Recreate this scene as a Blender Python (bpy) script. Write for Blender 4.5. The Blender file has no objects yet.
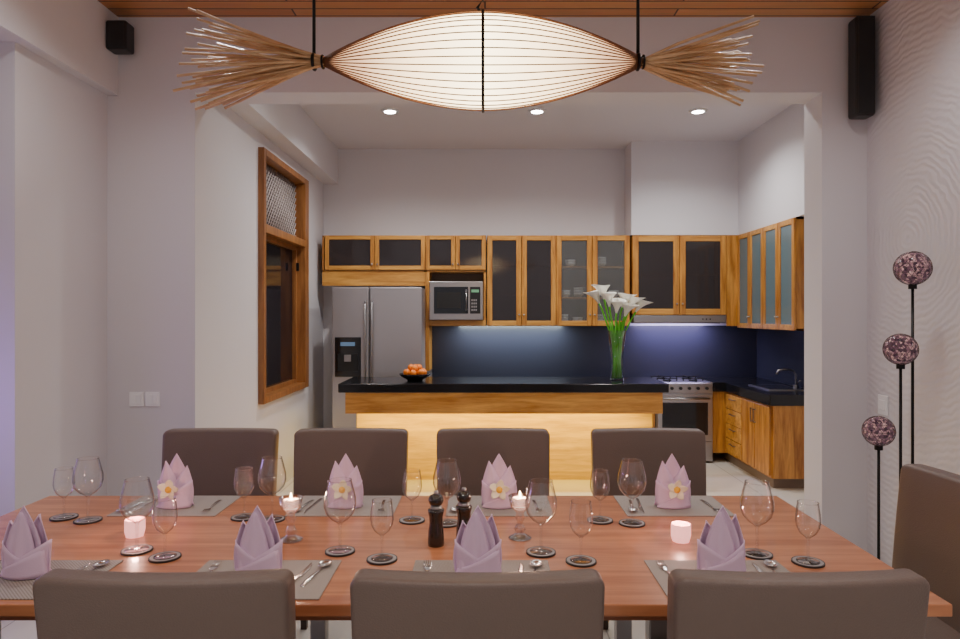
import bpy, bmesh, math, random
from mathutils import Matrix, Vector
random.seed(7)
F=677.0; CX=485.0; CY=315.0; H=1.56
def PX(px,d): return (px-CX)*d/F
def PZ(py,d): return H-(py-CY)*d/F
T=Matrix.Translation
def RX(a): return Matrix.Rotation(math.radians(a),4,'X')
def RY(a): return Matrix.Rotation(math.radians(a),4,'Y')
def RZ(a): return Matrix.Rotation(math.radians(a),4,'Z')
COL=bpy.context.scene.collection

# ---------------- materials ----------------
def newmat(name):
    m=bpy.data.materials.new(name); m.use_nodes=True
    nt=m.node_tree; return m,nt,nt.nodes['Principled BSDF']
def plain(name,col,rough=.5,metal=0,emis=None,es=0,spec=.5,coat=0,bump=0,bscale=200):
    m,nt,p=newmat(name)
    p.inputs['Base Color'].default_value=(*col,1); p.inputs['Roughness'].default_value=rough
    p.inputs['Metallic'].default_value=metal; p.inputs['Specular IOR Level'].default_value=spec
    p.inputs['Coat Weight'].default_value=coat
    if emis: p.inputs['Emission Color'].default_value=(*emis,1); p.inputs['Emission Strength'].default_value=es
    if bump:
        tc=nt.nodes.new('ShaderNodeTexCoord'); n=nt.nodes.new('ShaderNodeTexNoise'); n.inputs['Scale'].default_value=bscale
        b=nt.nodes.new('ShaderNodeBump'); b.inputs['Strength'].default_value=bump; b.inputs['Distance'].default_value=.005
        nt.links.new(tc.outputs['Object'],n.inputs['Vector']); nt.links.new(n.outputs['Fac'],b.inputs['Height']); nt.links.new(b.outputs['Normal'],p.inputs['Normal'])
    return m
def wood(name,c1,c2,scale=(1,1,12),rough=.4,nscale=3,coat=0.1):
    m,nt,p=newmat(name); N=nt.nodes; L=nt.links
    tc=N.new('ShaderNodeTexCoord'); mp=N.new('ShaderNodeMapping'); mp.inputs['Scale'].default_value=scale
    n=N.new('ShaderNodeTexNoise'); n.inputs['Scale'].default_value=nscale; n.inputs['Detail'].default_value=8; n.inputs['Distortion'].default_value=.6
    n2=N.new('ShaderNodeTexNoise'); n2.inputs['Scale'].default_value=nscale*6; n2.inputs['Detail'].default_value=4
    mx=N.new('ShaderNodeMath'); mx.operation='MULTIPLY_ADD'; mx.inputs[1].default_value=.3
    r=N.new('ShaderNodeValToRGB'); r.color_ramp.elements[0].position=.45; r.color_ramp.elements[1].position=.85
    r.color_ramp.elements[0].color=(*c1,1); r.color_ramp.elements[1].color=(*c2,1)
    L.new(tc.outputs['Object'],mp.inputs['Vector']); L.new(mp.outputs['Vector'],n.inputs['Vector']); L.new(mp.outputs['Vector'],n2.inputs['Vector'])
    L.new(n2.outputs['Fac'],mx.inputs[0]); L.new(n.outputs['Fac'],mx.inputs[2]); L.new(mx.outputs[0],r.inputs['Fac'])
    L.new(r.outputs['Color'],p.inputs['Base Color']); p.inputs['Roughness'].default_value=rough; p.inputs['Coat Weight'].default_value=coat
    return m
def thinglass(name,tint=(1,1,1),base=.08,rough=.02,edge=.25):
    m=bpy.data.materials.new(name); m.use_nodes=True; nt=m.node_tree; N=nt.nodes; L=nt.links; N.clear()
    o=N.new('ShaderNodeOutputMaterial'); t=N.new('ShaderNodeBsdfTransparent')
    g=N.new('ShaderNodeBsdfGlossy'); g.inputs['Roughness'].default_value=rough; g.inputs[0].default_value=(1,1,1,1)
    lw=N.new('ShaderNodeLayerWeight'); lw.inputs['Blend'].default_value=.5
    cr=N.new('ShaderNodeValToRGB'); e=cr.color_ramp.elements
    e[0].position=.4; e[0].color=(*[c*.98 for c in tint],1); e[1].position=.96; e[1].color=(*[c*edge for c in tint],1)
    fr=N.new('ShaderNodeValToRGB'); e=fr.color_ramp.elements; e[0].position=.2; e[0].color=(base,)*3+(1,); e[1].position=.95; e[1].color=(.85,.85,.85,1)
    k=e.new(.65); k.color=(base*3,)*3+(1,)
    mx=N.new('ShaderNodeMixShader'); L.new(lw.outputs['Facing'],cr.inputs[0]); L.new(lw.outputs['Facing'],fr.inputs[0]); L.new(fr.outputs[0],mx.inputs[0])
    L.new(cr.outputs[0],t.inputs[0])
    L.new(t.outputs[0],mx.inputs[1]); L.new(g.outputs[0],mx.inputs[2]); L.new(mx.outputs[0],o.inputs[0]); return m
def frosted(name,tint,diff,fac=.45,rough=.12):
    m=bpy.data.materials.new(name); m.use_nodes=True; nt=m.node_tree; N=nt.nodes; L=nt.links
    p=N['Principled BSDF']; p.inputs['Base Color'].default_value=(*diff,1); p.inputs['Roughness'].default_value=rough
    t=N.new('ShaderNodeBsdfTransparent'); t.inputs[0].default_value=(*tint,1); mx=N.new('ShaderNodeMixShader'); mx.inputs[0].default_value=fac
    L.new(t.outputs[0],mx.inputs[1]); L.new(p.outputs[0],mx.inputs[2]); L.new(mx.outputs[0],N['Material Output'].inputs[0]); return m

WC=(.68,.66,.695)
M_wall=plain('wall_paint',WC,.75,bump=.05,bscale=60)
M_ripple,nt,p=newmat('wall_light_ripple'); p.inputs['Base Color'].default_value=(*WC,1); p.inputs['Roughness'].default_value=.42
tc=nt.nodes.new('ShaderNodeTexCoord'); mp=nt.nodes.new('ShaderNodeMapping'); mp.inputs['Location'].default_value=(0,-3.9,-2.0)
w=nt.nodes.new('ShaderNodeTexWave'); w.wave_type='RINGS'; w.rings_direction='X'; w.inputs['Scale'].default_value=8; w.inputs['Distortion'].default_value=7; w.inputs['Detail'].default_value=2
b=nt.nodes.new('ShaderNodeBump'); b.inputs['Strength'].default_value=.25; b.inputs['Distance'].default_value=.009  # ring bumps stand in for the light pattern cast by the lamp balls
nt.links.new(tc.outputs['Object'],mp.inputs['Vector']); nt.links.new(mp.outputs['Vector'],w.inputs['Vector']); nt.links.new(w.outputs['Fac'],b.inputs['Height']); nt.links.new(b.outputs['Normal'],p.inputs['Normal'])

M_teak=wood('teak_cabinet',(.28,.095,.012),(.66,.31,.06),(9,9,.9),.35,2.2)
M_teakh=wood('teak_horizontal',(.36,.14,.02),(.70,.36,.08),(.8,9,9),.35,2.2)
M_island=wood('island_panel_glow_wood',(.50,.30,.05),(.78,.52,.12),(.8,9,9),.4,2.2)  # yellower base colour carries part of the LED strip's glow
M_winwood=wood('window_teak',(.20,.07,.018),(.38,.16,.045),(9,9,.9),.4,2.2)
M_table=wood('table_wood',(.36,.12,.048),(.60,.25,.115),(.7,10,4),.3,2,.25)
M_tedge=wood('table_edge_wood',(.36,.13,.06),(.5,.21,.11),(.7,10,4),.35,2)
M_darkleg=plain('dark_wood_leg',(.05,.028,.018),.4)
M_leather=plain('taupe_leather',(.155,.112,.095),.42,bump=.25,bscale=260)
M_black=plain('black_granite',(.008,.008,.010),.16,bump=.02)
M_splash=plain('backsplash_glass_tile',(.026,.028,.045),.27,spec=.5)
M_steel=plain('brushed_steel',(.42,.41,.42),.3,metal=1)
M_fridge=plain('fridge_steel',(.46,.44,.46),.36,metal=.75)
M_blackp=plain('black_plastic',(.012,.012,.013),.4)
M_blackg=plain('black_gloss',(.01,.01,.012),.08)
M_iron=plain('black_iron',(.015,.014,.014),.45,metal=.6)
M_white=plain('white_plastic',(.88,.88,.9),.35)
M_porc=plain('porcelain',(.85,.85,.85),.25)
M_cabin=plain('cabinet_interior',(.20,.14,.10),.6)
M_glassdoor=frosted('smoked_door_glass',(.55,.5,.5),(.06,.05,.052),.55,.06)
M_glassclear=frosted('frosted_door_glass',(.88,.9,.9),(.20,.20,.20),.3,.08)
M_glassblue=frosted('blue_frosted_glass',(.6,.75,.8),(.20,.28,.31),.6)
M_nightglass=plain('night_window_glass',(.012,.010,.014),.06)
M_wglass=thinglass('wine_glass')
M_vaseg=thinglass('vase_glass',(.95,1,.96),.07,.02,.5)
M_crystal=thinglass('crystal',(1,.95,.95),.24,.05,.5)
M_stem=plain('green_stem',(.12,.58,.015),.4)
M_lily=plain('calla_white',(.95,.94,.86),.45)
M_yellow=plain('yellow_spadix',(.9,.5,.02),.5)
M_orange=plain('orange_fruit',(.95,.24,.01),.45,bump=.1,bscale=80)
M_napkin=plain('lavender_linen',(.78,.57,.77),.8,bump=.15,bscale=300)
M_petal=plain('frangipani_petal',(.98,.93,.70),.5)
M_cut=plain('cutlery_steel',(.75,.73,.73),.15,metal=1)
M_coast=plain('coaster_dark',(.025,.022,.024),.5)
M_coast2=plain('coaster_ring',(.30,.28,.28),.5)
M_mill=plain('dark_mill_wood',(.018,.011,.008),.18,coat=.6)
M_wax=plain('candle_wax',(.95,.8,.72),.5,emis=(1,.62,.48),es=3.0)
M_flame=plain('flame',(1,.8,.5),.5,emis=(1,.72,.42),es=30)
M_bamboo=wood('bamboo_stick',(.58,.33,.14),(.85,.60,.34),(1,6,6),.5,5)
M_rib=plain('lamp_rib',(.18,.07,.025),.6)
M_trim=plain('downlight_trim',(.75,.75,.76),.3)
M_em=plain('downlight_lens',(1,1,1),.5,emis=(1,.97,.92),es=40)
M_speaker=plain('speaker_grille',(.012,.012,.014),.6,bump=.4,bscale=500)

# pendant shade: emissive fabric, inner glow painted as a ramp brighter mid-span, no bulbs inside
M_shade,nt,p=newmat('pendant_glow_fabric'); N=nt.nodes; L=nt.links
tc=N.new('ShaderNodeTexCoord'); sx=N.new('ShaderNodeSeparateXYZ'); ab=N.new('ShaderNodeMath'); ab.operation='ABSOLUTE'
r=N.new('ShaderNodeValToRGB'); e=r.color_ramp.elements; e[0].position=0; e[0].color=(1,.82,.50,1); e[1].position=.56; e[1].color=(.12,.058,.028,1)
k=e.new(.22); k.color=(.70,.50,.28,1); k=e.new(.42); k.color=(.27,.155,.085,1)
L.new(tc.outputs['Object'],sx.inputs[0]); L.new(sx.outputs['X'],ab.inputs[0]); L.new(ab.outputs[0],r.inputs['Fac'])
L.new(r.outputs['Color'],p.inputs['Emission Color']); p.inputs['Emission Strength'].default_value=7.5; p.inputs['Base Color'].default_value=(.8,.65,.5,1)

# floor tiles
M_floor,nt,p=newmat('floor_tile'); N=nt.nodes; L=nt.links
tc=N.new('ShaderNodeTexCoord'); br=N.new('ShaderNodeTexBrick'); br.offset=0; br.inputs['Scale'].default_value=1
br.inputs['Brick Width'].default_value=.6; br.inputs['Row Height'].default_value=.6; br.inputs['Mortar Size'].default_value=.004
br.inputs['Color1'].default_value=(.66,.62,.56,1); br.inputs['Color2'].default_value=(.70,.66,.60,1); br.inputs['Mortar'].default_value=(.42,.39,.35,1)
L.new(tc.outputs['Object'],br.inputs['Vector']); L.new(br.outputs['Color'],p.inputs['Base Color']); p.inputs['Roughness'].default_value=.2
# ceiling planks
M_ceil,nt,p=newmat('ceiling_planks'); N=nt.nodes; L=nt.links
tc=N.new('ShaderNodeTexCoord'); br=N.new('ShaderNodeTexBrick'); br.inputs['Scale'].default_value=1
br.inputs['Brick Width'].default_value=2.4; br.inputs['Row Height'].default_value=.1; br.inputs['Mortar Size'].default_value=.006
br.inputs['Color1'].default_value=(.50,.19,.06,1); br.inputs['Color2'].default_value=(.75,.36,.13,1); br.inputs['Mortar'].default_value=(.08,.03,.012,1)
n=N.new('ShaderNodeTexNoise'); n.inputs['Scale'].default_value=6; mp=N.new('ShaderNodeMapping'); mp.inputs['Scale'].default_value=(.5,8,1)
mx=N.new('ShaderNodeMixRGB'); mx.blend_type='MULTIPLY'; mx.inputs[0].default_value=.35
L.new(tc.outputs['Object'],br.inputs['Vector']); L.new(tc.outputs['Object'],mp.inputs[0]); L.new(mp.outputs[0],n.inputs['Vector'])
L.new(br.outputs['Color'],mx.inputs[1]); L.new(n.outputs['Color'],mx.inputs[2]); L.new(mx.outputs[0],p.inputs['Base Color']); p.inputs['Roughness'].default_value=.35
# placemat weave
M_mat,nt,p=newmat('woven_placemat'); N=nt.nodes; L=nt.links
tc=N.new('ShaderNodeTexCoord'); ck=N.new('ShaderNodeTexChecker'); ck.inputs['Scale'].default_value=190
ck.inputs['Color1'].default_value=(.24,.21,.19,1); ck.inputs['Color2'].default_value=(.42,.38,.35,1)
bp=N.new('ShaderNodeBump'); bp.inputs['Strength'].default_value=.5; bp.inputs['Distance'].default_value=.001
L.new(tc.outputs['Object'],ck.inputs['Vector']); L.new(ck.outputs['Color'],p.inputs['Base Color']); L.new(ck.outputs['Fac'],bp.inputs['Height']); L.new(bp.outputs[0],p.inputs['Normal']); p.inputs['Roughness'].default_value=.7
M_lattice=plain('transom_lattice',(.42,.36,.34),.6)
# mosaic lamp ball
M_mosaic,nt,p=newmat('mosaic_glass'); N=nt.nodes; L=nt.links
tc=N.new('ShaderNodeTexCoord'); v=N.new('ShaderNodeTexVoronoi'); v.inputs['Scale'].default_value=70
hs=N.new('ShaderNodeValToRGB'); e=hs.color_ramp.elements; e[0].position=.15; e[0].color=(.05,.025,.045,1); e[1].color=(.80,.50,.46,1); k=e.new(.5); k.color=(.22,.11,.15,1)
L.new(tc.outputs['Object'],v.inputs['Vector']); L.new(v.outputs['Color'],hs.inputs[0]); L.new(hs.outputs[0],p.inputs['Base Color']); L.new(hs.outputs[0],p.inputs['Emission Color']); p.inputs['Emission Strength'].default_value=.4; p.inputs['Roughness'].default_value=.15
M_ballwire=plain('antique_metal_wire',(.13,.09,.09),.35,metal=.8)
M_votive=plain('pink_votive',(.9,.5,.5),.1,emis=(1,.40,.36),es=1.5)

# ---------------- builder ----------------
class B:
    def __init__(s): s.bm=bmesh.new(); s.mats=[]
    def mi(s,m):
        if m not in s.mats: s.mats.append(m)
        return s.mats.index(m)
    def add(s,t,mat,smooth=False,M=None):
        if M is not None: bmesh.ops.transform(t,matrix=M,verts=t.verts)
        i=s.mi(mat)
        for f in t.faces: f.material_index=i; f.smooth=smooth
        me=bpy.data.meshes.new('tmp'); t.to_mesh(me); t.free(); s.bm.from_mesh(me); bpy.data.meshes.remove(me)
    def box(s,lo,hi,mat,bev=0,seg=2,M=None,smooth=False):
        t=bmesh.new(); bmesh.ops.create_cube(t,size=1)
        for v in t.verts:
            v.co=Vector([(lo[i]+hi[i])/2+v.co[i]*(hi[i]-lo[i]) for i in range(3)])
        if bev: bmesh.ops.bevel(t,geom=t.edges[:],offset=bev,segments=seg,profile=.5,affect='EDGES')
        s.add(t,mat,smooth,M)
    def lathe(s,prof,mat,seg=24,M=None,smooth=True):
        t=bmesh.new(); rings=[]
        for r,z in prof:
            if r<1e-6: rings.append([t.verts.new((0,0,z))])
            else: rings.append([t.verts.new((r*math.cos(2*math.pi*i/seg),r*math.sin(2*math.pi*i/seg),z)) for i in range(seg)])
        for a,b in zip(rings,rings[1:]):
            if len(a)==1 and len(b)==1: continue
            for i in range(seg):
                j=(i+1)%seg
                if len(a)==1: t.faces.new((a[0],b[j],b[i]))
                elif len(b)==1: t.faces.new((a[i],a[j],b[0]))
                else: t.faces.new((a[i],a[j],b[j],b[i]))
        bmesh.ops.recalc_face_normals(t,faces=t.faces)
        s.add(t,mat,smooth,M)
    def cyl(s,r,z0,z1,mat,seg=24,M=None,r2=None,smooth=True):
        r2=r if r2 is None else r2
        s.lathe([(0,z0),(r,z0)],mat,seg,M,False); s.lathe([(r,z0),(r2,z1)],mat,seg,M,smooth); s.lathe([(r2,z1),(0,z1)],mat,seg,M,False)
    def tube(s,pts,rad,mat,seg=8,M=None):
        pts=[Vector(p) for p in pts]; t=bmesh.new(); rings=[]
        n=len(pts)
        if not isinstance(rad,(list,tuple)): rad=[rad]*n
        up=None
        for i,p in enumerate(pts):
            d=(pts[min(i+1,n-1)]-pts[max(i-1,0)]).normalized()
            if up is None: up=Vector((0,0,1)) if abs(d.z)<.9 else Vector((1,0,0))
            x=d.cross(up).normalized(); y=x.cross(d).normalized(); up=y
            rings.append([t.verts.new(p+rad[i]*(x*math.cos(2*math.pi*k/seg)+y*math.sin(2*math.pi*k/seg))) for k in range(seg)])
        for a,b in zip(rings,rings[1:]):
            for k in range(seg):
                j=(k+1)%seg; t.faces.new((a[k],a[j],b[j],b[k]))
        t.faces.new(rings[0]); t.faces.new(rings[-1][::-1])
        bmesh.ops.recalc_face_normals(t,faces=t.faces)
        s.add(t,mat,True,M)
    def grid(s,fn,nu,nv,mat,M=None,thick=0,smooth=True):
        t=bmesh.new(); g=[[t.verts.new(fn(i/nu,j/nv)) for j in range(nv+1)] for i in range(nu+1)]
        for i in range(nu):
            for j in range(nv): t.faces.new((g[i][j],g[i+1][j],g[i+1][j+1],g[i][j+1]))
        bmesh.ops.remove_doubles(t,verts=t.verts,dist=1e-5)
        if thick: bmesh.ops.solidify(t,geom=t.faces[:],thickness=thick)
        bmesh.ops.recalc_face_normals(t,faces=t.faces)
        s.add(t,mat,smooth,M)
    def sphere(s,r,mat,M=None,u=20,v=12,scale=(1,1,1)):
        t=bmesh.new(); bmesh.ops.create_uvsphere(t,u_segments=u,v_segments=v,radius=r)
        for q in t.verts: q.co=Vector((q.co.x*scale[0],q.co.y*scale[1],q.co.z*scale[2]))
        s.add(t,mat,True,M)
    def mesh(s,name):
        me=bpy.data.meshes.new(name); s.bm.to_mesh(me); s.bm.free()
        for m in s.mats: me.materials.append(m)
        return me
    def obj(s,name,loc=(0,0,0),rot=0,parent=None):
        return place(s.mesh(name),name,loc,rot,parent)
def place(me,name,loc=(0,0,0),rot=0,parent=None):
    o=bpy.data.objects.new(name,me); COL.objects.link(o); o.location=loc; o.rotation_euler=(0,0,math.radians(rot))
    if parent: o.parent=parent
    return o
def light(name,kind,loc,energy,col=(1,1,1),rot=(0,0,0),parent=None,**k):
    l=bpy.data.lights.new(name,kind); l.energy=energy; l.color=col
    for a,v in k.items(): setattr(l,a,v)
    o=bpy.data.objects.new(name,l); COL.objects.link(o); o.location=loc; o.rotation_euler=[math.radians(a) for a in rot]
    if parent: o.parent=parent
    return o
def simplebox(name,lo,hi,mat,bev=0):
    b=B(); b.box(lo,hi,mat,bev); return b.obj(name)

# ---------------- room ----------------
D1=4.32; D2=7.75; ZC=3.46; ZL=2.98
simplebox('floor',(-4.2,-2.6,-.1),(3.6,8.0,0),M_floor)
simplebox('ceiling_dining',(-4.2,-2.6,ZC),(3.6,D1+.13,ZC+.1),M_ceil)
simplebox('ceiling_kitchen',(-2.1,D1+.13,ZC),(3.4,8.0,ZC+.1),M_wall)
b=B(); b.box((-4.2,D1,0),(-1.85,D1+.15,ZC),M_wall); b.box((2.15,D1,0),(3.4,D1+.24,ZC),M_wall); b.box((-1.85,D1,ZL),(2.15,D1+.24,ZC),M_wall); b.obj('wall_dining_back')
simplebox('wall_kitchen_back',(-2.05,D2,0),(3.4,D2+.15,ZC),M_wall)
simplebox('wall_kitchen_right',(3.12,D1+.24,0),(3.3,D2,ZC),M_wall)
wy0,wy1,wz0,wz1=5.52,6.92,.83,2.93
b=B(); X0,X1=-2.05,-1.85
b.box((X0,D1+.15,0),(X1,wy0,ZC),M_wall); b.box((X0,wy1,0),(X1,D2,ZC),M_wall)
b.box((X0,wy0,0),(X1,wy1,wz0),M_wall); b.box((X0,wy0,wz1),(X1,wy1,ZC),M_wall); b.obj('wall_kitchen_left')
simplebox('trim_beam_kitchen',(-1.85,D1+.24,3.06),(-1.68,D2,ZC),M_wall)
b=B(); b.box((1.60,7.40,2.435),(3.12,D2,ZC),M_wall); b.box((2.77,D1+.24,2.435),(3.12,7.40,ZC),M_wall); b.obj('trim_bulkhead')
simplebox('wall_right',(2.44,-2.6,0),(2.6,D1,ZC),M_ripple)
b=B(); b.box((-2.71,3.47,0),(-2.41,D1,2.96),M_wall); b.obj('wall_left_pier')
simplebox('wall_left',(-3.0,-2.6,0),(-2.85,3.47,2.96),M_wall)
simplebox('trim_beam_dining',(-3.0,-2.6,2.96),(-2.34,D1,ZC),M_wall)

# window
b=B(); fx0,fx1=-1.97,-1.80; t=.055; t2=.13
b.box((fx0,wy0,wz0),(fx1,wy0+t,wz1),M_winwood,.004); b.box((fx0,wy1-t2,wz0),(fx1,wy1,wz1),M_winwood,.004)
b.box((fx0,wy0+t,wz1-t),(fx1,wy1-t2,wz1),M_winwood,.004); b.box((fx0,wy0+t,wz0),(fx1,wy1-t2,wz0+t),M_winwood,.004)
b.box((fx0,wy0+t,2.24),(fx1,wy1-t2,2.31),M_winwood,.004)
ya,yb,za,zb=wy0+t,wy1-t2,2.31,wz1-t
b.box((-1.93,ya,za),(-1.925,yb,zb),M_nightglass)
hh=zb-za; c=ya-hh; st=.062
while c<yb:
    for sgn in (1,-1):
        s0_=max(0,ya-c); s1_=min(hh,yb-c)
        if s1_-s0_>.02:
            z_=(lambda s:za+s) if sgn==1 else (lambda s:zb-s)
            b.tube([(-1.905+.005*sgn,c+s0_,z_(s0_)),(-1.905+.005*sgn,c+s1_,z_(s1_))],.0075,M_lattice,4)
    c+=st
b.box((-1.94,wy0+t,wz0+t),(-1.925,wy1-t2,2.24),M_nightglass)
s0,s1,a0,a1=wy0+t,wy1-t2,wz0+t,2.24; q=.035
b.box((-1.925,s0,a0),(-1.885,s0+q,a1),M_winwood,.003); b.box((-1.925,s1-q,a0),(-1.885,s1,a1),M_winwood,.003)
b.box((-1.925,s0+q,a1-q),(-1.885,s1-q,a1),M_winwood,.003); b.box((-1.925,s0+q,a0),(-1.885,s1-q,a0+q),M_winwood,.003)
b.box((-1.885,s1-.035,2.0),(-1.86,s1-.015,2.08),M_iron,.003)
b.obj('window_1')

# ---------------- kitchen cabinetry ----------------
def door(b,u0,u1,z0,z1,gmat,M,fr=.055,th=.022,knob=None):
    g=.0025; u0+=g;u1-=g;z0+=g;z1-=g
    b.box((u0,-th,z0),(u0+fr,0,z1),M_teak,.003,1,M); b.box((u1-fr,-th,z0),(u1,0,z1),M_teak,.003,1,M)
    b.box((u0+fr,-th,z1-fr),(u1-fr,0,z1),M_teakh,.003,1,M); b.box((u0+fr,-th,z0),(u1-fr,0,z0+fr),M_teakh,.003,1,M)
    b.box((u0+fr,-th*.6,z0+fr),(u1-fr,-th*.35,z1-fr),gmat,0,1,M)
    if knob is not None: b.sphere(.011,M_steel,M@T((knob,-th-.012,z0+.12 if z1-z0>.5 else z0+.06)),10,6)
def carcass(b,u0,u1,z0,z1,dep,M,shelves=(),div=()):
    b.box((u0,0,z0),(u0+.018,dep,z1),M_teak,0,1,M); b.box((u1-.018,0,z0),(u1,dep,z1),M_teak,0,1,M)
    b.box((u0,0,z0),(u1,dep,z0+.018),M_teakh,0,1,M); b.box((u0,0,z1-.018),(u1,dep,z1),M_teakh,0,1,M)
    b.box((u0,dep-.012,z0),(u1,dep,z1),M_cabin,0,1,M)
    for z in shelves: b.box((u0+.018,.03,z),(u1-.018,dep-.012,z+.016),M_teakh,0,1,M)
UF=7.40; Mb=T((0,UF,0)); UZ0,UZ1=1.44,2.43
b=B()
x=[PX(p,UF) for p in (325,375,425.5,455.5,486)]
carcass(b,x[0]-.03,x[2],2.03,UZ1,.33,Mb); carcass(b,x[2],x[4],2.03,UZ1,.33,Mb)
door(b,x[0],x[1],2.05,UZ1,M_glassdoor,Mb,.045,knob=x[1]-.03); door(b,x[1],x[2],2.05,UZ1,M_glassdoor,Mb,.045,knob=x[1]+.03)
door(b,x[2],x[3],2.05,UZ1,M_glassdoor,Mb,.045,knob=x[3]-.03); door(b,x[3],x[4],2.05,UZ1,M_glassdoor,Mb,.045,knob=x[3]+.03)
b.box((x[0]-.03,-.0,1.88),(x[2],.02,2.03),M_teakh,0,1,Mb)
b.box((x[2]-.0,-.02,.95),(x[2]+.045,.33,2.03),M_teak,.002,1,Mb)
b.box((x[4]-.025,0,1.44),(x[4],.33,2.03),M_teak,0,1,Mb)
b.box((x[2]+.045,-.02,1.44),(x[4],.33,1.505),M_teakh,.003,1,Mb)
b.box((x[2]+.045,.315,1.5),(x[4],.33,2.03),M_cabin,0,1,Mb)
u=[PX(p,UF) for p in (487,521.5,556,592,629.5)]
carcass(b,u[0],u[2],UZ0,UZ1,.33,Mb,(1.78,2.1)); carcass(b,u[2],u[4],UZ0,UZ1,.33,Mb,(1.74,2.08))
door(b,u[0],u[1],UZ0,UZ1,M_glassdoor,Mb,knob=u[1]-.025); door(b,u[1],u[2],UZ0,UZ1,M_glassdoor,Mb,knob=u[1]+.025)
door(b,u[2],u[3],UZ0,UZ1,M_glassclear,Mb,knob=u[3]-.025); door(b,u[3],u[4],UZ0,UZ1,M_glassclear,Mb,knob=u[3]+.025)
h=[PX(p,UF) for p in (632,679,726)]
carcass(b,h[0],h[2],1.56,UZ1,.33,Mb,(2.0,)); door(b,h[0],h[1],1.56,UZ1,M_glassdoor,Mb,.065,knob=h[1]-.03); door(b,h[1],h[2],1.56,UZ1,M_glassdoor,Mb,.065,knob=h[1]+.03)
b.box((h[2],-.02,UZ0),(2.77,.0,UZ1),M_teak,.002,1,Mb)
for uu,zz,k in [(u[2]+.10,1.458,3),(u[2]+.26,1.458,2),(u[2]+.12,1.756,2),(u[2]+.27,1.756,3),(u[2]+.18,2.096,2),(u[3]+.12,1.458,3),(u[3]+.27,1.756,2),(u[3]+.13,2.096,3)]:
    for i in range(k): b.lathe([(0,.0),(.03,0),(.055,.03),(.06,.05),(.056,.05),(.05,.032),(0,.008)],M_porc,16,T((uu,UF+.17,zz+i*.03)))
b.obj('overhead_cabinet')
Mr=T((2.77,0,0))@RZ(-90)
b=B(); n0,n1=6.02,7.38; w4=(n1-n0)/4
carcass(b,-n1,-n0,UZ0-.02,UZ1,.33,Mr,(1.78,2.1))
for i in range(4): door(b,-n1+i*w4,-n1+(i+1)*w4,UZ0-.02,UZ1,M_glassblue,Mr,.05,knob=-n1+i*w4+(w4-.025 if i%2==0 else .025))
b.obj('overhead_cabinet')
b=B(); b.box((h[0]+.01,UF-.03,1.475),(h[2]-.01,UF+.33,1.555),M_steel,.006); b.box((h[0]+.06,UF+.02,1.468),(h[2]-.06,UF+.28,1.476),M_blackp)
for i in range(3): b.cyl(.008,0,.006,M_blackp,10,T((h[1]+.25+i*.04,UF-.03,1.515))@RX(90))
b.obj('range_hood')
b=B(); b.box((x[2]+.045,D2-.015,.85),(3.105,D2,1.44),M_splash); b.box((3.105,6.03,.85),(3.12,D2,1.42),M_splash); b.obj('trim_backsplash')
CT=.85; YB=D2-.02; XB=3.10
b=B()
b.box((x[2]+.05,7.17,.1),(1.79,YB,.75),M_teak); b.box((2.41,7.17,.1),(XB,YB,.75),M_teak,0); b.box((2.56,6.05,.1),(XB,7.17,.75),M_teak)
b.box((x[2]+.05,7.22,0),(1.79,YB,.1),M_cabin); b.box((2.60,6.1,0),(XB,YB,.1),M_cabin)
for i in range(3):
    xx=x[2]+.05+i*.8; door(b,xx,xx+.8,.12,.73,M_teak,T((0,7.17,0)))
Mr2=T((2.56,0,0))@RZ(-90)
for i in range(4):
    z0=.12+i*.155; b.box((-7.15,-.02,z0),(-6.72,0,z0+.148),M_teakh,.003,1,Mr2)
    b.box((-7.0,-.045,z0+.1),(-6.87,-.037,z0+.11),M_steel,.002,1,Mr2); b.box((-7.0,-.045,z0+.1),(-6.992,-.02,z0+.11),M_steel,0,1,Mr2); b.box((-6.878,-.045,z0+.1),(-6.87,-.02,z0+.11),M_steel,0,1,Mr2)
for a,c in ((-6.71,-6.39),(-6.38,-6.06)):
    b.box((a,-.02,.12),(c,0,.735),M_teak,.003,1,Mr2)
b.box((-6.43,-.045,.55),(-6.42,-.037,.68),M_steel,0,1,Mr2); b.box((-6.36,-.045,.55),(-6.35,-.037,.68),M_steel,0,1,Mr2)
for zz in (.55,.67):
    for yy in (-6.43,-6.36): b.box((yy,-.045,zz),(yy+.01,-.02,zz+.01),M_steel,0,1,Mr2)
b.box((2.57,6.03,.1),(XB,6.05,.75),M_teak)
b.obj('kitchen_base_cabinet')
b=B(); b.box((x[2]+.05,7.14,.75),(1.795,D2-.015,CT),M_black,.006); b.box((2.405,7.14,.75),(3.105,D2-.015,CT),M_black,.006); b.box((2.535,6.02,.75),(3.105,7.14,CT),M_black,.006)
b.obj('kitchen_countertop')
b=B()
b.box((2.66,6.35,CT),(3.0,6.85,CT+.008),M_steel,.003); b.box((2.69,6.38,CT+.008),(2.97,6.82,CT+.010),M_blackg)
b.tube([(3.03,6.6,CT),(3.03,6.6,CT+.13),(3.0,6.6,CT+.17),(2.93,6.6,CT+.18),(2.86,6.6,CT+.17),(2.84,6.6,CT+.13)],.011,M_steel,10)
b.cyl(.025,CT,CT+.03,M_steel,16,T((3.03,6.6,0))); b.tube([(3.03,6.57,CT+.05),(3.03,6.50,CT+.08)],.007,M_steel)
b.obj('kitchen_sink')
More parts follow.
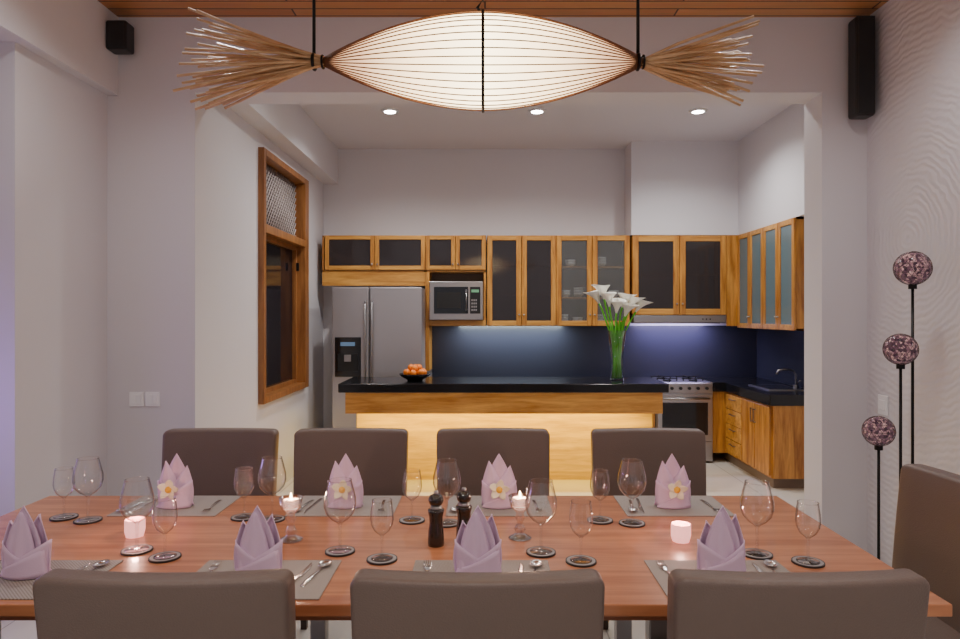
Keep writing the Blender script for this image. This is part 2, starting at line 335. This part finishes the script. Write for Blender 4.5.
# cooker
b=B(); c0,c1=1.80,2.40; cy=7.13
b.box((c0,cy,.02),(c1,D2-.02,CT),M_steel,.004)
b.box((c0+.005,cy-.012,.745),(c1-.005,cy,.84),M_steel,.004)
for i in range(6): b.cyl(.017,0,.022,M_blackp,14,T((c0+.07+i*.092,cy-.012,.79))@RX(90))
b.box((c0+.01,cy-.025,.24),(c1-.01,cy,.73),M_steel,.005); b.box((c0+.06,cy-.028,.30),(c1-.06,cy-.024,.64),M_blackg,.001)
b.tube([(c0+.05,cy-.06,.685),(c1-.05,cy-.06,.685)],.01,M_steel); b.box((c0+.06,cy-.06,.68),(c0+.075,cy-.02,.69),M_steel); b.box((c1-.075,cy-.06,.68),(c1-.06,cy-.02,.69),M_steel)
b.box((c0+.01,cy-.02,.06),(c1-.01,cy,.23),M_steel,.004)
for i in range(2):
    for j in range(2):
        cx,cyy=c0+.16+i*.28,cy+.16+j*.26
        b.cyl(.045,CT,CT+.012,M_blackp,16,T((cx,cyy,0)))
        for a in range(4):
            b.box((-.11,-.005,CT+.022),(.0,.005,CT+.03),M_iron,0,1,T((cx,cyy,0))@RZ(a*90)); b.box((-.11,-.005,CT),(-.10,.005,CT+.03),M_iron,0,1,T((cx,cyy,0))@RZ(a*90))
b.obj('gas_cooker')
# fridge
b=B(); f0,f1,fy,ft=PX(332,7.0),PX(422,7.0),7.0,1.85; fm=PX(369,7.0)
b.box((f0,fy+.06,.03),(f1,D2-.02,ft-.01),M_fridge,.006)
b.box((f0,fy,.05),(fm-.004,fy+.06,ft),M_fridge,.012,3); b.box((fm+.004,fy,.05),(f1,fy+.06,ft),M_fridge,.012,3)
for xx in (fm-.035,fm+.035):
    b.tube([(xx,fy-.01,.6),(xx,fy-.05,.64),(xx,fy-.05,1.66),(xx,fy-.01,1.70)],.011,M_steel)
d0,d1=PX(335,7),PX(361,7)
b.box((d0,fy-.012,.92),(d1,fy+.01,1.33),M_blackg,.006); b.box((d0+.03,fy-.016,.98),(d1-.03,fy-.010,1.16),M_blackp,.004)
b.box((d0+.06,fy-.018,1.24),(d1-.06,fy-.011,1.28),plain('display',(.05,.08,.12),.2,emis=(.3,.5,.8),es=.25),.001)
b.box((d0+.10,fy-.03,1.08),(d1-.10,fy-.012,1.15),M_steel,.003)
b.box((f0+.02,fy+.02,0),(f1-.02,fy+.5,.05),M_blackp)
b.obj('refrigerator')
# microwave
b=B(); m0,m1,mz0,mz1,my=PX(429,7.34)+.005,PX(484,7.34)-.01,1.505,1.925,7.33
b.box((m0,my,mz0),(m1,my+.36,mz1),M_steel,.006); b.box((m0+.05,my-.012,mz0+.07),(m0+.42,my,mz1-.06),M_blackg,.004); b.box((m0+.08,my-.015,mz0+.13),(m0+.34,my-.011,mz1-.12),M_blackp)
b.box((m0+.44,my-.010,mz0+.07),(m1-.03,my,mz1-.06),M_blackp,.003)
b.box((m0+.455,my-.013,mz1-.12),(m1-.045,my-.009,mz1-.09),plain('lcd',(.1,.2,.1),.3,emis=(.2,.7,.4),es=.3))
for i in range(4):
    for j in range(3): b.box((m0+.455+j*.022,my-.013,mz0+.1+i*.035),(m0+.470+j*.022,my-.009,mz0+.12+i*.035),M_steel)
b.tube([(m0+.40,my-.03,mz0+.1),(m0+.40,my-.03,mz1-.09)],.007,M_steel)
b.box((m0+.39,my-.03,mz0+.11),(m0+.41,my,mz0+.12),M_steel); b.box((m0+.39,my-.03,mz1-.11),(m0+.41,my,mz1-.10),M_steel)
b.obj('microwave_oven')
# island
b=B(); i0,i1,iy=PX(338,6.05),PX(669,6.05),6.05
b.box((i0,iy,.865),(i1,6.75,.945),M_black,.006)
b.box((i0+.06,iy+.02,.675),(i1-.05,iy+.045,.865),M_teakh,.003); b.box((i0+.06,iy+.045,.675),(i0+.085,6.72,.865),M_teak); b.box((i1-.075,iy+.045,.675),(i1-.05,6.72,.865),M_teak)
b.box((i0+.10,iy+.36,0),(i1-.06,6.70,.865),M_island)
b.box((i0+.10,iy+.055,.70),(i1-.1,iy+.08,.715),plain('led_strip',(1,.8,.4),.5,emis=(1,.66,.04),es=6))
b.obj('kitchen_island')
light('led_strip_light','AREA',((i0+i1)/2-.05,iy+.07,.695),30,(1,.66,.035),(40,0,0),shape='RECTANGLE',size=2.7,size_y=.04)
light('under_cabinet_light','AREA',((u[0]+u[4])/2-.5,7.56,1.43),17,(.85,.98,1),(8,0,0),shape='RECTANGLE',size=1.2,size_y=.12)
light('hood_light','AREA',(h[1],7.56,1.46),17,(.62,.55,1),(8,0,0),shape='RECTANGLE',size=.8,size_y=.12)

# vase of calla lilies
vy=6.4; vx=PX(617,vy)
b=B(); b.lathe([(0,0.0),(.062,0),(.06,.03),(.058,.2),(.085,.47),(.082,.47),(.055,.2),(.056,.03),(0,.015)],M_vaseg,24)
def calla(b,M,s=1):
    def fn(a,v):
        ang=2*math.pi*a; r=.006+.026*v+.034*v**3; k=.5+.5*math.cos(ang)
        z=.115*v*(1-.10*(1-k))+(k**4)*.022*v**4
        r2=r*(1+.25*k**3*v**3)
        return Vector((r2*math.cos(ang)*s,r2*math.sin(ang)*s,z*s))
    b.grid(fn,28,10,M_lily,M,.0015)
    b.tube([(0,0,.02*s),(0,0,.10*s)],.006*s,M_yellow,8,M)
heads=[(-.12,.0,.76,-160,12),(-.08,-.05,.69,-120,18),(-.16,.03,.72,-175,25),(.04,-.04,.68,10,18),(.11,-.02,.66,-20,22),(.18,.03,.64,-10,30),(.06,-.06,.60,-60,28),(-.02,-.07,.63,-90,25)]
for hx,hy,hz,az,tilt in heads:
    M=T((hx,hy,hz))@RZ(az)@RY(tilt)
    calla(b,M,1.2)
    bx,by=random.uniform(-.03,.03),random.uniform(-.03,.03)
    d=(M.to_3x3()@Vector((0,0,-1)))
    p=Vector((hx,hy,hz))
    pts=[Vector((bx,by,.02)),Vector((bx*.8,by*.8,.2)),Vector((hx*.35+bx*.3,hy*.35+by*.3,.42)),p+d*.05,p+d*-.005]
    b.tube(pts,[.0085,.0085,.008,.008,.010],M_stem,8)
for i in range(12):
    a=i*.55; b.tube([(.042*math.cos(a),.042*math.sin(a),.02),(.03*math.cos(a+1),.03*math.sin(a+1),.22),(.05*math.cos(a+1.5),.05*math.sin(a+1.5),.42),(.07*math.cos(a+1.6),.07*math.sin(a+1.6),.55)],.008,M_stem,8)
b.obj('vase_of_calla_lilies',(vx,vy,.945))
# fruit bowl
b=B(); b.lathe([(0,0),(.07,0),(.075,.01),(.13,.04),(.15,.065),(.145,.067),(.12,.045),(.06,.02),(0,.018)],M_blackg,32)
for px_,py_,pz_ in [(0.08,0,.075),(-.08,.01,.075),(0.02,.08,.075),(-.01,-.08,.075),(.065,.06,.08),(-.07,-.055,.08),(.06,-.06,.08),(-.06,.065,.08),(0,0,.08),(.035,.01,.12),(-.035,-.01,.122),(0,-.045,.115),(.0,.045,.118)]:
    b.sphere(.033,M_orange,T((px_,py_,pz_)),14,10)
b.obj('fruit_bowl',(PX(415,6.35),6.35,.945))

# downlights, plus unseen dining fill lamps in the same fitting
def downlight_or_fill(xx,yy,e,col=(1,.95,.88),ang=130):
    b=B(); b.lathe([(.055,-.012),(.07,-.012),(.085,-.006),(.085,0),(.0,0)],M_trim,24); b.lathe([(0,-.011),(.055,-.011)],M_em,24)
    o=b.obj('ceiling_downlight_or_fill',(xx,yy,ZC))
    light('downlight_or_fill_lamp','SPOT',(0,0,-.03),e,col,parent=o,spot_size=math.radians(ang),spot_blend=.8,shadow_soft_size=.06)
for p_ in (390,537,698): downlight_or_fill(PX(p_,6.3),6.3,125,(1,.97,.94),150)
for p_ in (-1.0,.5,1.9): downlight_or_fill(p_,5.0,22,(1,.97,.95),150)
for xx in (-1.5,0,1.5):
    for yy in (.2,): downlight_or_fill(xx,yy,85,(1,.92,.83))  # unseen dining ceiling lamps, added to light the room
downlight_or_fill(-1.6,3.0,52,(1,.95,.94),150); downlight_or_fill(1.7,3.0,62,(1,.95,.94),150)  # two more added fill lamps, above the frame

# ---------------- table ----------------
TZ=.76; tx0,tx1,ty0,ty1=-1.93,1.293,1.87,3.0
b=B(); b.box((tx0,ty0,TZ-.035),(tx1,ty1,TZ),M_table,.004); b.box((tx0+.1,ty0+.1,TZ-.09),(tx1-.1,ty1-.1,TZ-.035),M_tedge,.003)
for xx in (-1.6,-.66,.55):
    for yy in (ty0+.3,ty1-.3):
        b.box((xx-.03,yy-.03,.02),(xx+.03,yy+.03,TZ-.09),M_steel,.004)
    b.box((xx-.04,ty0+.2,0),(xx+.04,ty1-.2,.025),M_steel,.004)
b.obj('dining_table')

def chair_mesh():
    b=B(); W=.285
    t=bmesh.new()
    bmesh.ops.create_cube(t,size=1)
    for v in t.verts: v.co=Vector((v.co.x*2*W,v.co.y*.075,.42+(v.co.z+.5)*.56))
    bmesh.ops.bevel(t,geom=[e for e in t.edges if abs(e.verts[0].co.z-e.verts[1].co.z)<.01 and abs(e.verts[0].co.x-e.verts[1].co.x)<.01 and e.verts[0].co.z>.9],offset=.028,segments=5,profile=.5,affect='EDGES')
    bmesh.ops.bevel(t,geom=[e for e in t.edges if e.calc_face_angle(0)>.6],offset=.014,segments=3,profile=.5,affect='EDGES')
    bmesh.ops.bisect_plane(t,geom=t.verts[:]+t.edges[:]+t.faces[:],plane_co=(0,0,0),plane_no=(1,0,0))
    for xx in (-.2,-.13,-.06,.06,.13,.2): bmesh.ops.bisect_plane(t,geom=t.verts[:]+t.edges[:]+t.faces[:],plane_co=(xx,0,0),plane_no=(1,0,0))
    for zz in (.5,.6,.7,.8,.88): bmesh.ops.bisect_plane(t,geom=t.verts[:]+t.edges[:]+t.faces[:],plane_co=(0,0,zz),plane_no=(0,0,1))
    for v in t.verts:
        k=(.98-v.co.z)/.56
        v.co.y+= .09*k-.02*k*k + .03*(v.co.x/W)**2*(1-k*.6)
        v.co.x*= 1-.03*k
    b.add(t,M_leather,True)
    b.box((-.26,.07,.40),(.26,.53,.49),M_leather,.025,4,smooth=True)
    b.box((-.24,.09,.37),(.24,.51,.40),M_darkleg)
    for sx in (-1,1):
        b.lathe([(0,0),(.02,0),(.028,.41),(0,.41)],M_darkleg,4,T((sx*.225,.49,0))@RZ(45),False)
        b.lathe([(0,0),(.02,0),(.028,.43),(0,.43)],M_darkleg,4,T((sx*.225,.09,0))@RZ(45),False)
    return b.mesh('dining_chair')
CH=chair_mesh()
for xx in (-1.44,-.722,-.017,.705): place(CH,'dining_chair',(xx,1.5,0))
for pxx in (224,353,493,646): place(CH,'dining_chair',(PX(pxx,3.46),3.46,0),180)
place(CH,'dining_chair',(1.70,2.38,0),90)

b=B(); b.box((-.215,-.15,0),(.215,.15,.004),M_mat,.001,1)
MATM=b.mesh('placemat')
def napkin_mesh(flower):
    b=B()
    def leaf(w,hh,bul,lean,p=1.6,base=.0,round_=.9):
        def fn(a,v):
            u=a*2-1; ww=w*(1-v**p)*(round_+ (1-round_)*math.sin(v*math.pi))+.0005
            fold=.004*math.cos(u*7)*(1-v)
            return Vector((u*ww, -bul*(1-u*u)*(1-v*.7)+lean*v+fold, base+hh*v))
        return fn
    b.grid(leaf(.060,.215,.012,.004,2.6),14,14,M_napkin,T((0,.012,.003)),.003)
    b.grid(leaf(.050,.195,-.02,-.01,2.2),14,12,M_napkin,T((0.008,.02,.003)),.003)
    b.grid(leaf(.052,.180,.03,.01,2.0),14,12,M_napkin,T((-.020,.0,.010))@RY(-7),.003)
    b.grid(leaf(.052,.160,.03,.01,2.0),14,12,M_napkin,T((.022,.0,.011))@RY(9),.003)
    def band(a,v):
        an=math.pi*2*a
        r=.066+.006*v; top=.062+.045*abs(math.cos(an))
        return Vector((r*math.cos(an),r*.55*math.sin(an),.002+top*v))
    b.grid(band,40,6,M_napkin,None,.003)
    def band2(a,v):
        u=a*2-1; return Vector((u*.072*(1-.15*v),-.043+.03*u*u-.002*v,.002+(.045+.03*u)*v))
    b.grid(band2,14,5,M_napkin,None,.003)
    def band3(a,v):
        u=a*2-1; return Vector((u*.072*(1-.15*v),.043-.03*u*u+.002*v,.002+(.055-.03*u)*v))
    b.grid(band3,14,5,M_napkin,None,.003)
    if flower:
        for i in range(5):
            def pf(a,v):
                u=a*2-1; ww=.016*math.sin(math.pi*min(1,v*.85+.08)); return Vector((u*ww+.006*v,-.004-.010*v*v+.004*u,.042*v))
            b.grid(pf,6,6,M_petal,T((0.0,-.054,.085))@RY(i*72),.001)
        b.sphere(.014,M_yellow,T((0,-.058,.085)),10,8)
    return b.mesh('napkin')
NP=napkin_mesh(False); NPF=napkin_mesh(True)
def fork_mesh():
    b=B()
    b.grid(lambda a,v:Vector(((a*2-1)*(.006-.003*v),-.09+.13*v,.002+.004*math.sin(v*3.1))),2,10,M_cut,None,.002)
    b.grid(lambda a,v:Vector(((a*2-1)*(.003+.009*math.sin(v*1.57)),.04+.03*v,.002+.004*v)),4,6,M_cut,None,.002)
    for i in range(4):
        xx=-.0105+.007*i; b.tube([(xx,.068,.007),(xx,.09,.006),(xx,.112,.010)],[.0018,.0016,.001],M_cut,6)
    return b.mesh('fork')
def spoon_mesh():
    b=B()
    b.grid(lambda a,v:Vector(((a*2-1)*(.006-.003*v),-.09+.14*v,.002+.004*math.sin(v*3.1))),2,10,M_cut,None,.002)
    b.grid(lambda a,v:Vector((.020*v*math.cos(a*2*math.pi),.078+.03*v*math.sin(a*2*math.pi),.001+.008*v*v)),20,5,M_cut,None,.0015)
    return b.mesh('spoon')
def knife_mesh():
    b=B(); b.box((-.006,-.1,0),(.006,.0,.006),M_cut,.002,2)
    b.grid(lambda a,v:Vector((-.006+a*.015*(1-v**6),v*.11,.002)),4,12,M_cut,None,.0015)
    return b.mesh('table_knife')
FK,SP,KN=fork_mesh(),spoon_mesh(),knife_mesh()
mt=TZ+.0045
near=[PX(25,2.06),PX(258,2.06),PX(478,2.06),PX(722,2.06)]
far=[PX(175,2.81),PX(345,2.81),PX(499,2.81),PX(673,2.81)]
for xx in near:
    place(MATM,'placemat',(xx+.01,2.05,TZ))
    place(NP,'napkin',(xx,2.07,mt),180)
    place(FK,'fork',(xx-.155,2.06,mt),4); place(KN,'table_knife',(xx+.125,2.06,mt),-8); place(SP,'spoon',(xx+.17,2.07,mt),-10)
for xx in far:
    place(MATM,'placemat',(xx,2.835,TZ))
    place(NPF,'napkin',(xx,2.81,mt))
    place(FK,'fork',(xx+.155,2.82,mt),184); place(KN,'table_knife',(xx-.135,2.82,mt),174); place(SP,'spoon',(xx-.17,2.82,mt),172)

# glasses
def big():
    b=B(); b.lathe([(0,.004),(.01,.004),(.038,.001),(.038,0),(0,0)],M_wglass,28)
    b.lathe([(.009,.003),(.0045,.012),(.0038,.05),(.0045,.085),(.012,.094),(.03,.105),(.047,.125),(.054,.15),(.053,.175),(.046,.205),(.038,.236)],M_wglass,32)
    b.lathe([(.0372,.2352),(.0388,.2352),(.0388,.2378),(.0372,.2378),(.0372,.2352)],M_wglass,32)
    return b.mesh('wine_glass')
def small():
    b=B(); b.lathe([(0,.004),(.01,.004),(.033,.001),(.033,0),(0,0)],M_wglass,28)
    b.lathe([(.008,.003),(.004,.012),(.0035,.04),(.004,.07),(.01,.077),(.026,.09),(.036,.11),(.039,.13),(.037,.155),(.032,.188)],M_wglass,32)
    b.lathe([(.0312,.1872),(.0328,.1872),(.0328,.1898),(.0312,.1898),(.0312,.1872)],M_wglass,32)
    return b.mesh('water_goblet')
BG,SG=big(),small()
b=B(); b.cyl(.050,0,.006,M_coast,32); b.lathe([(.046,.0061),(.040,.0065),(.036,.0061)],M_coast2,32); b.lathe([(.028,.0061),(.024,.0065),(.020,.0061)],M_coast2,32)
CO=b.mesh('coaster')
def at(px,py): d=(H-TZ)*F/(py-CY); return (PX(px,d),d)
for p_ in [(88,521),(272,520),(447,524),(632,524),(137,551),(340,552),(541,553),(757,555)]:
    X,Y=at(*p_); place(CO,'coaster',(X,Y,TZ)); place(BG,'wine_glass',(X,Y,TZ+.0067))
for p_ in [(64,518),(244,518),(412,521),(600,521),(165,558),(382,560),(581,562),(808,563)]:
    X,Y=at(*p_); place(CO,'coaster',(X,Y,TZ)); place(SG,'water_goblet',(X,Y,TZ+.0067))
def flame(b,z): b.lathe([(0,z),(.004,z+.004),(.0045,z+.01),(.002,z+.02),(0,z+.026)],M_flame,10)
for p_ in [(291,540),(520,538)]:
    X,Y=at(*p_)
    b=B(); b.lathe([(0,0),(.042,0),(.042,.005),(.022,.014),(.014,.022),(.022,.034),(.014,.046),(.010,.06),(.018,.075),(.012,.090),(.02,.10),(.034,.113),(.042,.152),(.039,.152),(.031,.118),(0,.112)],M_crystal,24)
    b.cyl(.028,.116,.142,M_wax,20); flame(b,.142)
    o=b.obj('candle_holder',(X,Y,TZ)); light('candle_light','POINT',(0,0,.175),1.6,(1,.6,.4),parent=o,shadow_soft_size=.01)
for p_ in [(135,536),(681,541)]:
    X,Y=at(*p_)
    b=B(); b.lathe([(0,0),(.03,0),(.036,.02),(.036,.06),(.034,.062),(.031,.06),(.031,.012),(0,.01)],M_votive,8,None,False)
    b.cyl(.022,.012,.03,M_wax,16); flame(b,.03)
    o=b.obj('tealight_votive',(X,Y,TZ)); light('candle_light','POINT',(0,0,.085),1.2,(1,.5,.4),parent=o,shadow_soft_size=.01)
for (p_,s_) in [((436,545),1.0),((464,541),.99)]:
    X,Y=at(*p_)
    b=B(); b.lathe([(0,0),(.028,0),(.029,.01),(.027,.05),(.023,.075),(.024,.10),(.028,.115),(.028,.125),(.018,.128),(0,.128)],M_mill,28)
    b.lathe([(.019,.126),(.021,.13),(.019,.136),(0,.136)],M_steel,24)
    b.lathe([(0,.136),(.016,.136),(.024,.146),(.027,.158),(.022,.172),(.010,.178),(0,.179)],M_mill,28); b.lathe([(.006,.176),(.009,.182),(.007,.189),(0,.191)],M_steel,14)
    b.obj('pepper_mill' if s_==1 else 'salt_mill',(X,Y,TZ))

# ---------------- pendant lamp ----------------
ly=2.43; lx=PX(483,ly); lz=PZ(62,ly); HL=.575; R0=.155
b=B()
def rr(s): return R0*max(0,1-abs(s)**1.9)**1.0+.008
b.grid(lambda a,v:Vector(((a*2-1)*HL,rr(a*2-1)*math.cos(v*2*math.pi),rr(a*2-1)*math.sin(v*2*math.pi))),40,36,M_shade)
NR=38
for i in range(NR):
    an=2*math.pi*(i+.5)/NR
    pts=[]
    for k in range(25):
        s_=-1+2*k/24; r_=rr(s_)+.004; pts.append((s_*HL,r_*math.cos(an),r_*math.sin(an)))
    b.tube(pts,.0023,M_rib,5)
hp=[(0,(R0+.015)*math.cos(a*math.pi/20),(R0+.015)*math.sin(a*math.pi/20)) for a in range(41)]
b.tube(hp,.006,M_iron,6)
for sg,LN in ((-1,.50),(1,.40)):
    for i in range(46):
        a1=random.uniform(-22,22); a2=random.uniform(-14,14)
        ln=LN*random.uniform(.78,1.05)
        st=Vector((sg*(HL-.07),-math.tan(math.radians(a2))*.05+random.uniform(-.008,.008),-math.tan(math.radians(a1))*.06+random.uniform(-.012,.012)))
        d=Vector((sg,math.tan(math.radians(a2)),math.tan(math.radians(a1)))).normalized()
        bend=Vector((0,0,random.uniform(-.016,.016)))
        b.tube([st,st+d*ln*.5+bend,st+d*(ln+.07)],[.004,.0052,.0046],M_bamboo,6)
for xe in (HL,-HL): b.tube([(xe,.022*math.cos(a),.022*math.sin(a)) for a in [k*math.pi/8 for k in range(17)]],.004,M_iron,6)
for xr in (PX(314,ly)-lx,PX(638,ly)-lx):
    b.tube([(xr,0,-.015),(xr,0,.25),(xr,0,ZC-lz-.02)],.006,M_iron,8)
    b.tube([(xr,.026*math.cos(a),.0+.026*math.sin(a)) for a in [k*math.pi/8 for k in range(17)]],.006,M_iron,8)
    b.cyl(.05,ZC-lz-.03,ZC-lz,M_iron,20,T((xr,0,0)))
b.tube([(0,0,R0+.01),(-.02,0,R0+.04),(0,0,R0+.07),(.02,0,R0+.04),(0,0,R0+.01)],.006,M_iron,6)
b.tube([(0,0,R0+.06),(0,0,ZC-lz)],.003,M_iron,6)
b.obj('pendant_lamp',(lx,ly,lz))

# ---------------- floor lamp ----------------
fy_=3.5; b=B(); stems=[(915,268,.088),(897,349,.080),(882,432,.078)]
cx=PX(897,fy_)
b.cyl(.17,0,.02,M_iron,32)
for p_,q_,r_ in stems:
    xx=PX(p_,fy_)-cx; zz=PZ(q_,fy_); yy={915:.02,897:-.03,882:.03}[p_]
    b.tube([(xx,yy,.02),(xx,yy,zz-r_)],.0075,M_iron,8); b.cyl(.02,zz-r_-.02,zz-r_+.005,M_iron,12,T((xx,yy,0)))
    b.sphere(r_*.95,M_mosaic,T((xx,yy,zz)),24,16)
    t=bmesh.new(); bmesh.ops.create_icosphere(t,subdivisions=3,radius=r_)
    bmesh.ops.wireframe(t,faces=t.faces[:],thickness=.0025,offset=0,use_replace=True,use_even_offset=True)
    b.add(t,M_ballwire,False,T((xx,yy,zz)))
b.obj('floor_lamp',(cx,fy_,0))

b=B(); b.box((-.06,-.115,-.31),(.06,-.0,.31),M_blackp,.02,3); b.box((-.05,-.122,-.30),(.05,-.112,.30),M_speaker,.004); b.box((-.02,0,-.05),(.02,.04,.05),M_iron)
b.obj('loudspeaker',(PX(859,4.25),D1-.04,PZ(68,4.22)))
b=B(); b.box((-.065,-.11,-.09),(.065,0,.09),M_blackp,.015,3); b.box((-.052,-.117,-.078),(.052,-.108,.078),M_speaker,.004); b.box((-.02,0,-.03),(.02,.04,.03),M_iron)
b.obj('loudspeaker',(PX(118,4.2),D1-.04,PZ(36,4.2)))
for p_ in (137,153):
    b=B(); b.box((-.046,-.009,-.046),(.046,0,.046),M_white,.004); b.box((-.028,-.013,-.03),(.0,-.008,.03),M_white,.002); b.box((.002,-.013,-.03),(.03,-.008,.03),M_white,.002)
    b.obj('light_switch',(PX(p_,D1),D1,PZ(399,D1)))
b=B(); b.box((-.01,-.05,-.06),(0,.05,.06),M_white,.004); b.box((-.014,-.03,-.03),(-.009,.03,.03),M_white,.002)
b.obj('light_switch',(2.44,4.14,PZ(405,4.14)))

# ---------------- lights ----------------
light('alcove_violet_light','POINT',(-2.62,2.9,1.1),6,(.45,.25,1),shadow_soft_size=.1)
w=bpy.data.worlds.new('world'); bpy.context.scene.world=w; w.use_nodes=True
w.node_tree.nodes['Background'].inputs[0].default_value=(.88,.84,.90,1); w.node_tree.nodes['Background'].inputs[1].default_value=.55

cam=bpy.data.cameras.new('camera'); co=bpy.data.objects.new('camera',cam); COL.objects.link(co)
co.location=(0,0,H); co.rotation_euler=(math.radians(90),0,0); cam.sensor_width=36; cam.lens=F/960*36
cam.shift_x=-(CX-480)/960; cam.shift_y=-(319.5-CY)/960; cam.clip_start=.05
bpy.context.scene.camera=co
